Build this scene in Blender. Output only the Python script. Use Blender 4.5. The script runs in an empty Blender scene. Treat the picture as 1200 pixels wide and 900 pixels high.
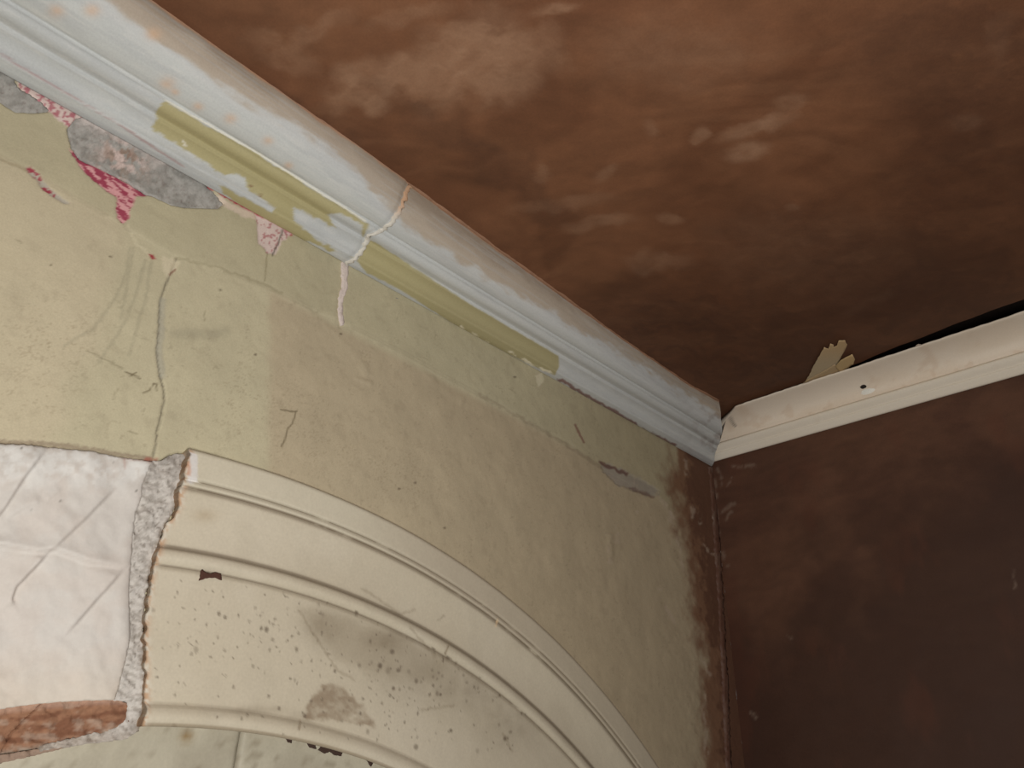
import bpy, bmesh, math, random
import numpy as np
from mathutils import Matrix, Vector
from mathutils.geometry import delaunay_2d_cdt

# ------------------------------------------------------------------ camera
H = 1.65                                   # camera height above the floor
F_PX = 891.711488
YAW, PITCH, ROLL = -0.771166221, 0.495915333, 0.0242029802
def cam_axes():
    cy, sy, cp, sp = math.cos(YAW), math.sin(YAW), math.cos(PITCH), math.sin(PITCH)
    fw = np.array([sy*cp, cy*cp, sp]); rt = np.array([cy, -sy, 0.0]); up = np.cross(rt, fw)
    cr, sr = math.cos(ROLL), math.sin(ROLL)
    return rt*cr + up*sr, -rt*sr + up*cr, fw
RT, UP, FW = cam_axes()
scene = bpy.context.scene
cam_d = bpy.data.cameras.new('camera'); cam = bpy.data.objects.new('camera', cam_d)
scene.collection.objects.link(cam)
cam_d.sensor_fit = 'HORIZONTAL'; cam_d.sensor_width = 36.0; cam_d.lens = F_PX/1200*36.0
cam_d.clip_start = 0.02
cam.matrix_world = Matrix(((RT[0], UP[0], -FW[0], 0), (RT[1], UP[1], -FW[1], 0), (RT[2], UP[2], -FW[2], H), (0, 0, 0, 1)))
scene.camera = cam

# ------------------------------------------------------------------ light
world = bpy.data.worlds.new('world'); scene.world = world; world.use_nodes = True
bg = world.node_tree.nodes['Background']
bg.inputs['Color'].default_value = (1.0, 0.99, 0.97, 1); bg.inputs['Strength'].default_value = 0.21
fl_d = bpy.data.lights.new('low_area_light', 'AREA'); fl_d.shape = 'DISK'; fl_d.size = 0.45
fl_d.energy = 20.5; fl_d.color = (1.0, 0.995, 0.98)
low_light = bpy.data.objects.new('low_area_light', fl_d); scene.collection.objects.link(low_light)  # unseen soft area light, placed to fit the brightness falloff
low_light.location = (0.28, 0.00, H-0.24)
low_light.rotation_euler = Vector((-0.66, 0.28, 0.66)).to_track_quat('-Z', 'Y').to_euler()
scene.view_settings.view_transform = 'Standard'; scene.view_settings.look = 'None'
scene.view_settings.gamma = 1.0; scene.view_settings.exposure = 0.0
scene.view_settings.use_curve_mapping = False

# ------------------------------------------------------------------ helpers: picture <-> planes of the room (origin at the lens)
XL = -1.0                                  # left wall plane
YR = 1.858                                 # right wall plane
ZC = 0.955                                 # ceiling plane
def ray(x, y):
    return (x-600)/F_PX*RT + (450-y)/F_PX*UP + FW
def on_left(x, y, dx=0.0):
    d = ray(x, y); return d*((XL+dx)/d[0])
def on_right(x, y, dy=0.0):
    d = ray(x, y); return d*((YR-dy)/d[1])
def on_ceil(x, y, dz=0.0):
    d = ray(x, y); return d*((ZC-dz)/d[2])
def proj(P):
    P = np.asarray(P, float); z = P@FW; zz = np.where(z > 0.05, z, np.nan)
    px = 600+F_PX*(P@RT)/zz; py = 450-F_PX*(P@UP)/zz
    return np.nan_to_num(px, nan=-9999.0), np.nan_to_num(py, nan=-9999.0)

def lin(rgb):
    c = np.asarray(rgb, float)/255.0
    return np.where(c <= 0.04045, c/12.92, ((c+0.055)/1.055)**2.4)
ALB = 1.10                                 # albedo of a surface = its colour in the well-lit area x this
def C(*rgb): return np.clip(lin(rgb)*ALB, 0, 0.86)

def _hash(i, j, s):
    n = (i.astype(np.int64)*374761393 + j.astype(np.int64)*668265263 + s*974634777) & 0xffffffff
    n = ((n ^ (n >> 13))*1274126177) & 0xffffffff
    return ((n ^ (n >> 16)) & 0xffff)/65535.0
def vnoise(u, v, s=0):
    i, j = np.floor(u), np.floor(v); fu, fv = u-i, v-j
    fu = fu*fu*(3-2*fu); fv = fv*fv*(3-2*fv)
    a, b, c, d = _hash(i, j, s), _hash(i+1, j, s), _hash(i, j+1, s), _hash(i+1, j+1, s)
    return (a*(1-fu)+b*fu)*(1-fv)+(c*(1-fu)+d*fu)*fv
def fbm(u, v, s=0, o=4):
    u, v = np.asarray(u, float), np.asarray(v, float); t = 0; a = 0.5; n = 0
    for k in range(o):
        t = t+a*vnoise(u, v, s+k*17); n += a; u = u*2.03+5.1; v = v*2.03+1.7; a *= 0.5
    return t/n
def sm(a, b, x): 
    t = np.clip((x-a)/(b-a), 0, 1); return t*t*(3-2*t)
def dline(px, py, pts):
    """distance to a polyline, signed side, and how far along it (0..1)"""
    best = np.full(px.shape, 1e9); sgn = np.zeros(px.shape); par = np.zeros(px.shape)
    n = len(pts)-1
    for k in range(n):
        (x0, y0), (x1, y1) = pts[k], pts[k+1]
        ex, ey = x1-x0, y1-y0; L2 = ex*ex+ey*ey
        t = np.clip(((px-x0)*ex+(py-y0)*ey)/L2, 0, 1)
        qx, qy = px-x0-t*ex, py-y0-t*ey; d = np.hypot(qx, qy)
        m = d < best; best = np.where(m, d, best)
        sgn = np.where(m, np.sign(ex*qy-ey*qx), sgn); par = np.where(m, (k+t)/n, par)
    return best, sgn, par
def inpoly(px, py, pts):
    c = np.zeros(px.shape, bool); n = len(pts)
    for k in range(n):
        (x0, y0), (x1, y1) = pts[k], pts[(k+1) % n]
        if y0 == y1: continue
        c ^= ((y0 > py) != (y1 > py)) & (px < (x1-x0)*(py-y0)/(y1-y0)+x0)
    return c
def pmask(px, py, pts, soft=1.5, jag=2.0, seed=0, fq=6.0):
    """0..1 mask of a polygon in the picture with a ragged, soft edge"""
    jx = (fbm(px/fq, py/fq, seed, 3)-.5)*2*jag; jy = (fbm(px/fq+31, py/fq+7, seed+3, 3)-.5)*2*jag
    m = np.zeros(px.shape)
    xs = [p[0] for p in pts]; ys = [p[1] for p in pts]; g = 12+jag*2
    box = (px > min(xs)-g) & (px < max(xs)+g) & (py > min(ys)-g) & (py < max(ys)+g)
    if not box.any(): return m
    X, Y = (px+jx)[box], (py+jy)[box]
    d = dline(X, Y, list(pts)+[pts[0]])[0]; sd = np.where(inpoly(X, Y, pts), d, -d)
    m[box] = sm(-soft, soft, sd); return m
def lmask(px, py, pts, w, soft=1.0, jag=1.5, seed=0, w1=None, fq=5.0):
    m = np.zeros(px.shape); xs = [p[0] for p in pts]; ys = [p[1] for p in pts]; g = 14+w+jag
    box = (px > min(xs)-g) & (px < max(xs)+g) & (py > min(ys)-g) & (py < max(ys)+g)
    if not box.any(): return m
    X, Y = px[box], py[box]
    X2 = X+(fbm(X/fq, Y/fq, seed, 3)-.5)*2*jag; Y2 = Y+(fbm(X/fq+9, Y/fq+3, seed+5, 3)-.5)*2*jag
    d, s, p = dline(X2, Y2, pts); ww = w+(0 if w1 is None else (w1-w)*p)
    m[box] = 1-sm(ww/2-soft/2, ww/2+soft, d); return m
def mixc(col, m, c):
    return col*(1-m[:, None])+np.asarray(c)*m[:, None]

# ------------------------------------------------------------------ helpers: objects
def material(name, rough=0.85, grain=0.10, gscale=350, bump=0.15, bscale=220, col=None, big=0.0, spec=0.3):
    m = bpy.data.materials.new(name); m.use_nodes = True; nt = m.node_tree; N = nt.nodes; L = nt.links
    bs = N['Principled BSDF']; bs.inputs['Roughness'].default_value = rough
    bs.inputs['Specular IOR Level'].default_value = spec
    tc = N.new('ShaderNodeTexCoord')
    if col is None:
        src = N.new('ShaderNodeAttribute'); src.attribute_name = 'Col'; out = src.outputs['Color']
    else:
        src = N.new('ShaderNodeRGB'); src.outputs[0].default_value = (*col, 1); out = src.outputs[0]
    n1 = N.new('ShaderNodeTexNoise'); n1.inputs['Scale'].default_value = gscale; n1.inputs['Detail'].default_value = 4
    L.new(tc.outputs['Object'], n1.inputs['Vector'])
    mr = N.new('ShaderNodeMapRange'); mr.inputs['From Min'].default_value = .25; mr.inputs['From Max'].default_value = .75
    mr.inputs['To Min'].default_value = 1-grain; mr.inputs['To Max'].default_value = 1+grain
    L.new(n1.outputs['Fac'], mr.inputs['Value'])
    mx = N.new('ShaderNodeMix'); mx.data_type = 'RGBA'; mx.blend_type = 'MULTIPLY'; mx.inputs['Factor'].default_value = 1
    L.new(out, mx.inputs['A']); L.new(mr.outputs['Result'], mx.inputs['B']); L.new(mx.outputs['Result'], bs.inputs['Base Color'])
    n2 = N.new('ShaderNodeTexNoise'); n2.inputs['Scale'].default_value = bscale; n2.inputs['Detail'].default_value = 5
    L.new(tc.outputs['Object'], n2.inputs['Vector'])
    bp = N.new('ShaderNodeBump'); bp.inputs['Strength'].default_value = bump; bp.inputs['Distance'].default_value = 0.002
    L.new(n2.outputs['Fac'], bp.inputs['Height']); L.new(bp.outputs['Normal'], bs.inputs['Normal'])
    return m
M_WALL = material('painted_plaster', .8, .07, 420, .12, 160)
M_BROWN = material('fresh_brown_plaster', .62, .08, 300, .10, 120, spec=.35)
M_CORN = material('old_cornice_paint', .75, .06, 380, .12, 200)
M_COVE = material('primed_coving', .6, .03, 300, .06, 200)
M_ARCH = material('cream_gloss_paint', .55, .05, 260, .08, 140)
M_PATCH = material('white_plaster', .85, .03, 260, .15, 150)
M_CEM = material('grey_cement', .95, .10, 300, .35, 260)
M_BRICK = material('brick_red', .92, .12, 220, .45, 180)
M_FILL = material('crack_filler', .9, .06, 300, .4, 300)
M_TAPE = material('masking_tape', .7, .05, 300, .10, 300)
M_DARK = material('dark_chip', .9, .15, 500, .2, 300)
M_FLOOR = material('bare_floorboards', .7, .12, 40, .2, 60, col=(.16, .10, .06))
M_VOID = material('hollow_shade', .95, .2, 60, .3, 90, col=(.02, .012, .008))

def link(name, verts, faces, mat, parent=None, col=None, smooth=True, kind=None, label=None, cat=None, group=None):
    """verts are measured from the lens; one mesh object with its origin at the middle of its base"""
    V = np.asarray(verts, float).copy(); V[:, 2] += H
    base = np.array([(V[:, 0].min()+V[:, 0].max())/2, (V[:, 1].min()+V[:, 1].max())/2, V[:, 2].min()])
    if parent is not None: base = np.array(parent.matrix_world.translation)
    me = bpy.data.meshes.new(name)
    me.from_pydata((V-base).tolist(), [], faces if isinstance(faces, list) else faces.tolist())
    if col is not None:
        a = me.attributes.new('Col', 'FLOAT_COLOR', 'POINT')
        a.data.foreach_set('color', np.concatenate([np.clip(col, 0, .9), np.ones((len(V), 1))], 1).astype(np.float32).ravel())
    if smooth: me.polygons.foreach_set('use_smooth', np.ones(len(me.polygons), bool))
    me.materials.append(mat); me.update()
    o = bpy.data.objects.new(name, me); scene.collection.objects.link(o)
    if parent is not None: o.parent = parent
    else:
        o.location = base; o.matrix_world = Matrix.Translation(base)
    tag(o, kind, label, cat, group); return o
def empty(name, loc, **k):
    o = bpy.data.objects.new(name, None); o.empty_display_size = .05
    o.location = (loc[0], loc[1], loc[2]+H); o.matrix_world = Matrix.Translation(o.location)
    scene.collection.objects.link(o); tag(o, **k); return o
def tag(o, kind=None, label=None, cat=None, group=None):
    if kind: o['kind'] = kind
    if label: o['label'] = label
    if cat: o['category'] = cat
    if group: o['group'] = group
def gridfaces(na, nb, keep=None, flip=False):
    i = np.arange(na*nb).reshape(na, nb)
    a, b, c, d = i[:-1, :-1], i[1:, :-1], i[1:, 1:], i[:-1, 1:]
    f = np.stack([a, d, c, b] if flip else [a, b, c, d], -1).reshape(-1, 4)
    return f if keep is None else f[keep.reshape(-1)]
def axis(*segs):
    out = [np.array([segs[0][0]])]
    for a, b, st in segs:
        n = max(1, int(round((b-a)/st))); out.append(a+(b-a)*np.arange(1, n+1)/n)
    return np.concatenate(out)

def ragged(pts, step=2.0, jag=0.8, seed=0, closed=True):
    """a picture outline, refined and roughened"""
    rnd = np.random.RandomState(seed); out = []; P = list(pts)+([pts[0]] if closed else [])
    for (x0, y0), (x1, y1) in zip(P[:-1], P[1:]):
        n = max(1, int(math.hypot(x1-x0, y1-y0)/step))
        for k in range(n):
            t = k/n; j = rnd.uniform(-jag, jag, 2); out.append((x0+(x1-x0)*t+j[0], y0+(y1-y0)*t+j[1]))
    if not closed: out.append(P[-1])
    return out
def sheet(name, outline, place, height, mat, colf, parent, res=2.2, back=0.006, uv=None, smooth=True, **k):
    """a thin solid sheet on a plane: its outline and inner points are triangulated, raised by height() and given a thickness"""
    out = np.array(outline, float)
    x0, y0 = out.min(0); x1, y1 = out.max(0)
    gx, gy = np.meshgrid(np.arange(x0, x1, res), np.arange(y0, y1, res)); gx = gx.ravel(); gy = gy.ravel()
    ins = inpoly(gx, gy, outline); gx, gy = gx[ins], gy[ins]
    d = dline(gx, gy, list(map(tuple, out))+[tuple(out[0])])[0]; gx, gy = gx[d > res*.45], gy[d > res*.45]
    n = len(out); pts = [Vector(p) for p in out]+[Vector((a, b)) for a, b in zip(gx, gy)]
    v2, _, f2, *_ = delaunay_2d_cdt(pts, [(i, (i+1) % n) for i in range(n)], [], 1, 1e-5)
    v2 = np.array([(v[0], v[1]) for v in v2]); px, py = v2[:, 0], v2[:, 1]
    h = height(px, py); top = np.array([place(a, b, c) for a, b, c in zip(px, py, h)])
    bot = np.array([place(a, b, c-back) for a, b, c in zip(px, py, h)])
    # real position kept on the same point of the plane: the back is moved straight into the wall
    base = np.array([place(a, b, 0.0) for a, b in zip(px[:3], py[:3])]); nrm = np.cross(base[1]-base[0], base[2]-base[0])
    nrm /= np.linalg.norm(nrm); nrm *= np.sign(-(nrm@top[0])); bot = top-nrm*back
    fs = []
    for f in f2:
        f = list(f)
        a, b, c = top[f[0]], top[f[1]], top[f[2]]
        if np.cross(b-a, c-a)@nrm < 0: f = f[::-1]
        fs.append(f)
    cnt = {}
    for f in fs:
        for a, b in zip(f, f[1:]+f[:1]): cnt[(a, b)] = 1
    m = len(top); extra = []
    for (a, b) in list(cnt):
        if (b, a) not in cnt: extra.append([b, a, a+m, b+m])
    used = sorted({i for e in extra for i in e if i >= m}); mp = {u: m+i for i, u in enumerate(used)}
    V = np.concatenate([top, bot[[u-m for u in used]]]) if used else top
    extra = [[mp.get(i, i) for i in e] for e in extra]
    col = colf(px, py); col = np.concatenate([col, col[[u-m for u in used]]*1.0]) if used else col
    return link(name, V, fs+extra, mat, parent, col, smooth, **k)
def flat(c): return lambda px, py: np.tile(np.asarray(c, float), (len(px), 1))*(0.9+0.2*fbm(px/5, py/5, 3)[:, None])

# ------------------------------------------------------------------ picture outlines shared by several pieces
PATCH = [(-150, 500), (-60, 512), (0, 520), (60, 524), (110, 530), (150, 537), (178, 541), (172, 555), (167, 568), (165, 585), (159, 600), (156, 625), (154, 650),
         (150, 690), (151, 720), (152, 745), (147, 775), (140, 800), (134, 820), (90, 821), (40, 825), (0, 831), (-60, 842), (-150, 862)]
BROKEN = [(222, 529), (219, 545), (216, 560), (212, 575), (210, 590), (201, 607), (192, 620), (187, 640), (181, 660), (176, 680), (172, 710), (170, 740),
          (170, 780), (171, 810), (170, 835), (165, 857)]
CEMENT = [(176, 540), (190, 539), (200, 533), (212, 530), (221, 531)]+[(x-.5, y) for x, y in BROKEN[1:]]+[(150, 866), (100, 872), (50, 880), (48, 874), (100, 862), (140, 852), (152, 840), (152, 822), (134, 820), (140, 800), (147, 775), (152, 745), (151, 720), (150, 690), (154, 650), (156, 625), (159, 600), (165, 585), (167, 568), (172, 555)]
CRACK1 = [(207, 303), (204, 313), (196, 330), (188, 352), (187, 385), (184, 410), (188, 440), (192, 455), (193, 470), (188, 490), (184, 515), (180, 535)]
CRACK2 = [(405, 303), (404, 320), (404, 338), (399, 350), (399, 365), (401, 381)]
LEDGE = [(-160, 95), (-60, 150), (0, 182), (60, 215), (130, 255), (200, 298), (250, 314), (310, 336), (350, 355), (420, 386), (480, 417), (560, 462), (640, 507), (700, 545), (770, 585), (850, 640)]
BARE_A = [(-40, 52), (0, 74), (14, 84), (20, 101), (35, 110), (50, 121), (58, 129), (40, 131), (20, 130), (5, 122), (-12, 112), (-40, 98)]
BARE_B = [(80, 150), (90, 138), (108, 136), (122, 142), (152, 157), (172, 170), (192, 182), (212, 195), (232, 209), (248, 222), (262, 239), (255, 245), (240, 244), (215, 243), (200, 240),
          (185, 232), (170, 225), (150, 212), (130, 202), (110, 192), (95, 185), (85, 172)]
CRIMSON = [(82, 174), (95, 180), (115, 193), (130, 203), (150, 212), (170, 222), (181, 229), (166, 229), (160, 230), (154, 243), (151, 255), (145, 262), (138, 255), (137, 240), (137, 230), (125, 223), (110, 210), (98, 198), (88, 185)]
FLAKED = [(30, 196), (38, 196), (46, 203), (48, 208), (60, 220), (72, 230), (83, 238), (75, 238), (62, 230), (50, 222), (44, 210), (35, 204)]
PINK = [(298, 253), (320, 262), (341, 275), (329, 285), (322, 300), (312, 298), (301, 285)]
GREYDAB = [(458, 349), (470, 350), (475, 356), (472, 365), (466, 362)]
CORNERBARE = [(703, 542), (716, 545), (736, 555), (756, 564), (772, 575), (766, 581), (742, 576), (722, 566), (708, 554)]
ARC = (0.499108, -1.141086)                # arch centre on the left wall (y, z)
R_OUT, R_GROOVE, R_RIDGE, R_BEAD, R_IN = 1.5586, 1.5040, 1.4199, 1.3962, 1.2076

# ------------------------------------------------------------------ setting: floor
link('floor', [(XL, -2.2, -H), (1.6, -2.2, -H), (1.6, YR, -H), (XL, YR, -H)], [[0, 1, 2, 3]], M_FLOOR, smooth=False, kind='structure',
     label='dark bare floor under the arched wall', cat='floor')

# ------------------------------------------------------------------ setting: left wall
def wall_left_colour(px, py, Y, Z):
    green, tan, yel = C(178, 169, 140), C(173, 159, 132), C(184, 172, 144)
    col = np.tile(yel, (len(px), 1))
    n = fbm(Y*9, Z*9, 5); n2 = fbm(Y*40, Z*40, 9, 3)
    m = sm(-25, 25, px-(150-0.28*(py-250))+(n-.5)*60); col = mixc(col, m*.85, green)
    m = sm(-7, 7, px-316-(n2-.5)*8)*sm(-4, 8, py-(336+(px-310)*.52)); col = mixc(col, m, tan)
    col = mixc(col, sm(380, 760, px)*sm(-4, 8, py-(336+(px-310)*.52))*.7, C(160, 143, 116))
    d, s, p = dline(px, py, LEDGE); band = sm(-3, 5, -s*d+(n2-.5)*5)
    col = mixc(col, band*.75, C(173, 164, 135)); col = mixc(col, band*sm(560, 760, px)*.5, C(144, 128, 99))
    # faint broad mottling, fingerprints of the brush, small specks
    col *= (0.93+0.14*fbm(Y*22, Z*22, 21))[:, None]
    col = mixc(col, sm(.66, .80, fbm(Y*60+Z*8, Z*60, 33, 3))*.12*sm(140, 330, py), C(120, 105, 85))
    sp = sm(.80, .86, vnoise(Y*330, Z*330, 41)*.7+.3*vnoise(Y*60, Z*60, 44)); col = mixc(col, sp*.22*sm(260, 420, py), C(105, 90, 70))
    for seed, (cx, cy, w, h) in enumerate([(60, 400, 70, 60), (290, 470, 60, 60), (40, 460, 60, 40), (370, 520, 60, 40), (470, 560, 60, 50)]):
        g = np.exp(-((px-cx)/w)**2-((py-cy)/h)**2); s2 = sm(.78, .84, vnoise(Y*420, Z*420, 60+seed)); col = mixc(col, s2*g*.3, C(122, 104, 80))
    # drips and pencil-like scrape lines left of the long crack
    for k, pl in enumerate([[(152, 290), (148, 320), (135, 350), (110, 385), (75, 405)], [(170, 305), (160, 345), (140, 390), (115, 425)], [(178, 305), (172, 345), (160, 385), (152, 415)], [(157, 290), (150, 330), (142, 372)]]):
        col = mixc(col, lmask(px, py, pl, 2.5, 2.0, 2, k)*.28, C(130, 124, 104))
    for k, pl in enumerate([[(148, 436), (158, 440), (164, 443)], [(160, 436), (153, 441)], [(168, 460), (176, 457), (180, 449), (184, 450), (183, 458)], [(330, 480), (340, 482), (348, 482)], [(347, 483), (343, 495), (337, 502), (334, 515), (329, 524)],
                             [(150, 505), (162, 509)], [(138, 455), (133, 468)], [(240, 366), (240, 376)], [(100, 410), (145, 432)], [(20, 280), (26, 283)]]):
        col = mixc(col, lmask(px, py, pl, 1.3, 1.0, 1, 70+k)*(.75 if k < 5 else .35), C(98, 86, 62))
    col = mixc(col, lmask(px, py, [(205, 390), (250, 392), (265, 388)], 8, 6, 3, 5)*.22, C(110, 105, 90))
    # long crack: dark line, painted grey shade on its right, pale filler at head
    col = mixc(col, lmask(px, py, CRACK1, 1.6, 1.2, 1.4, 2)*.7, C(105, 98, 84))
    col = mixc(col, lmask(px+-2.5, py, CRACK1[3:7], 6, 3, 2, 3)*.55, C(150, 146, 132))
    col = mixc(col, pmask(px, py, [(190, 300), (203, 303), (212, 308), (206, 318), (197, 324), (192, 314)], 2, 3, 4)*.7, C(200, 188, 160))
    col = mixc(col, lmask(px, py, [(205, 316), (199, 322)], 2, 1, 1, 6)*.8, C(120, 75, 60))
    col = mixc(col, lmask(px, py, [(150, 265), (160, 285), (178, 300)], 2.5, 1.5, 2, 7)*.4, C(205, 195, 165))
    col = mixc(col, pmask(px, py, [(174, 297), (180, 299), (183, 304), (178, 304)], 1, 1, 8), C(150, 60, 62))
    # ledge line
    col = mixc(col, (1-sm(0, 2.5, np.abs(d-1)))*.25*(n > .45), C(128, 116, 92))
    col = mixc(col, lmask(px, py, [(560, 462), (640, 507), (700, 545), (705, 548)], 2, 2, 2, 12)*.35, C(110, 90, 72))
    col = mixc(col, lmask(px, py, [(205, 302), (245, 312), (300, 330), (330, 345)], 2, 1.5, 2.5, 13)*.4, C(130, 120, 92))
    # flaked, crimson and pink places under the cornice
    col = mixc(col, lmask(px, py, [(0, 186), (20, 194), (34, 200)], 2, 1.5, 1, 15)*.4, C(128, 112, 84))
    col = mixc(col, pmask(px, py, [(14, 84), (40, 97), (75, 115), (105, 136), (100, 150), (80, 147), (55, 128), (25, 103)], 1.5, 2.5, 16)*.9, C(212, 190, 182))
    sp = sm(.50, .60, fbm(px/4, py/3, 18, 3))
    col = mixc(col, pmask(px, py, [(18, 86), (45, 100), (75, 116), (98, 133), (112, 150), (96, 150), (80, 146), (58, 128), (25, 104)], 1, 2, 17)*sp*.75, C(160, 62, 82))
    col = mixc(col, pmask(px, py, CRIMSON, 1, 2, 19), C(205, 150, 150))
    str_ = sm(.47, .55, fbm((px*.8+py*.6)/12, (py*.8-px*.6)/3, 23, 3)); col = mixc(col, pmask(px, py, CRIMSON, 1, 2, 19)*str_, C(150, 62, 80))
    col = mixc(col, pmask(px, py, FLAKED, 1, 1.5, 25), C(168, 160, 145)); col = mixc(col, pmask(px, py, FLAKED, 1, 1.5, 25)*sm(.5, .58, fbm(px/4, py/4, 27, 3)), C(150, 60, 72))
    col = mixc(col, lmask(px, py, [(225, 206), (250, 221), (262, 229), (285, 243), (300, 252), (325, 264), (340, 275)], 6, 1.5, 2, 29, 2.5)*.95, C(168, 60, 72))
    col = mixc(col, lmask(px, py, [(240, 226), (265, 240), (290, 253), (312, 262)], 6, 2, 3, 28)*.7, C(206, 186, 170))
    col = mixc(col, pmask(px, py, PINK, 1.2, 2, 30)*.92, C(205, 185, 178)); col = mixc(col, pmask(px, py, PINK, 1.2, 2, 30)*sm(.62, .7, fbm(px/3, py/3, 31, 3))*.7, C(160, 85, 90))
    col = mixc(col, lmask(px, py, [(331, 270), (325, 288), (318, 300)], 1.5, 1, 1, 32)*.8, C(90, 85, 74)); col = mixc(col, lmask(px, py, [(312, 298), (309, 330)], 1.5, 1, 1, 33)*.5, C(125, 114, 85))
    # right-hand side: bare places, brown plaster smeared round the corner, pale scrapes
    col = mixc(col, pmask(px, py, CORNERBARE, 2.5, 4, 35)*.75, C(140, 131, 120)); col = mixc(col, lmask(px, py, [(703, 542), (716, 547), (735, 556)], 3, 1.5, 2, 36)*.8, C(92, 60, 52)); col = mixc(col, lmask(px, py, [(740, 572), (765, 582)], 3, 2, 2.5, 37)*.6, C(95, 66, 58))
    col = mixc(col, lmask(px, py, [(673, 498), (678, 510), (683, 519)], 2.2, 1, 1, 38)*.7, C(110, 64, 56))
    edge = np.interp(py, [500, 530, 560, 600, 650, 700, 740, 770, 800, 850, 900], [800, 790, 782, 792, 803, 806, 812, 822, 824, 826, 830])
    br = sm(-14, 14, px-edge+(fbm(Y*30, Z*30, 39)-.5)*34); col = mixc(col, br*.9, C(112, 76, 54)); col = mixc(col, sm(-5, 5, px-edge-20+(fbm(Y*50, Z*50, 42)-.5)*30)*.7, C(84, 54, 40))
    for k, pl in enumerate([[(772, 583), (782, 596), (790, 608)], [(785, 600), (790, 625), (797, 645), (800, 668)], [(712, 640), (715, 660)], [(722, 620), (724, 636)], [(771, 683), (774, 691)], [(822, 770), (828, 785), (834, 792)], [(828, 815), (824, 835), (829, 850), (826, 868), (829, 888)],
                             [(803, 540), (804, 556)], [(811, 595), (812, 606)], [(820, 600), (821, 612)], [(826, 640), (838, 650)], [(630, 438), (631, 452)], [(776, 700), (790, 730)], [(745, 560), (747, 600)], [(835, 560), (837, 600)]]):
        col = mixc(col, lmask(px, py, pl, 2.4, 2.5, 2.5, 80+k)*sm(.35, .6, fbm(px/5, py/7, 95, 3))*.45, C(176, 158, 138))
    # small marks over the arch
    for k, (x, y) in enumerate([(467, 573), (520, 619), (486, 566), (400, 391), (603, 442), (300, 415), (258, 340), (60, 310), (130, 300)]):
        col = mixc(col, (1-sm(1, 2.6, np.hypot(px-x, (py-y)*1.4)))*.7, C(86, 72, 56))
    col = mixc(col, pmask(px, py, [(626, 440), (636, 436), (637, 448), (630, 453)], 1, 1.5, 90)*.6, C(205, 196, 168))
    # darker brown line along the edge above the white patch
    col = mixc(col, lmask(px, py, [(-100, 508), (0, 517), (60, 521), (110, 527), (175, 538)], 4, 2, 2.5, 92)*.7, C(128, 110, 92))
    col = mixc(col, lmask(px, py, [(172, 538), (184, 540)], 5, 2, 2, 93)*.7, C(150, 80, 66))
    # recess behind the patches
    return col
def wall_left_height(px, py, Y, Z):
    h = (fbm(Y*5, Z*5, 101)-.5)*.010+(fbm(Y*16, Z*16, 102)-.5)*.003+(fbm(Y*90, Z*90, 103, 3)-.5)*.0007
    h *= sm(0, .10, YR-Y)
    d, s, p = dline(px, py, LEDGE); h += .0012*sm(-5, 8, -s*d)+.0005*np.exp(-((d-2)/5)**2)*(s < 0)
    for poly, dep, sd in ((BARE_A, .0075, 1), (BARE_B, .0085, 2), (CRIMSON, .0022, 19), (FLAKED, .0016, 25), (PINK, .0016, 30), (CORNERBARE, .0022, 35)):
        h -= dep*pmask(px, py, poly, 1.2, 2 if sd > 2 else .6, sd)
    h -= .0022*lmask(px, py, CRACK1, 2.5, 1.6, 1.4, 2)
    dd, ss, pp = dline(px, py, CRACK1); h += .0016*np.exp(-dd/18)*(ss > 0)*sm(.02, .2, pp)
    h -= .0018*lmask(px, py, CRACK2, 5, 1.5, 1.5, 2)
    for k, pl in enumerate([[(425, 428), (430, 437)], [(420, 445), (433, 450)], [(598, 490), (640, 510)], [(715, 630), (716, 655)], [(340, 350), (350, 360)], [(345, 350), (400, 395), (430, 430)], [(500, 440), (540, 470)], [(700, 690), (704, 720)]]):
        h += (.0018 if k in (0, 1, 3) else .0007)*lmask(px, py, pl, 4, 5, 3, 120+k)
    h += .0014*(fbm(Y*70, Z*70, 130, 3)-.4)*sm(770, 815, px)*sm(540, 570, py)
    h -= .022*np.maximum(pmask(px, py, PATCH, 2.0, .6, 5), pmask(px, py, CEMENT, 2.0, .3, 5))
    rr = np.hypot(Y-ARC[0], Z-ARC[1]); under = (rr < R_OUT-.03)&(px > -9000)&(py > 480)
    return np.where(under, np.minimum(h, -.006), h)
Yg = axis((-2.2, -.4, .3), (-.4, -.02, .02), (-.02, 1.0, .0023), (1.0, YR, .0036))
Zg = axis((-H, -.12, .12), (-.12, .0, .02), (.0, .87, .0022), (.87, ZC+.09, .03))
yy, zz = np.meshgrid(Yg, Zg, indexing='ij'); Y, Z = yy.ravel(), zz.ravel()
P = np.stack([np.full(Y.shape, XL), Y, Z], 1); px, py = proj(P)
h = wall_left_height(px, py, Y, Z); P[:, 0] += h
yc = (Yg[:-1, None]+Yg[1:, None])/2; zc = (Zg[None, :-1]+Zg[None, 1:])/2
keep = ~((np.hypot(yc-ARC[0], zc-ARC[1]) < R_IN+.03) & (zc > ARC[1]) | (np.abs(yc-ARC[0]) < R_IN+.03) & (zc <= ARC[1]))
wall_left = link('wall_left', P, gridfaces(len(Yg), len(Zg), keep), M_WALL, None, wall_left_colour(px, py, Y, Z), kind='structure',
                 label='old yellow and tan painted plaster wall, cracked and flaking, above the arch', cat='wall')

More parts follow.
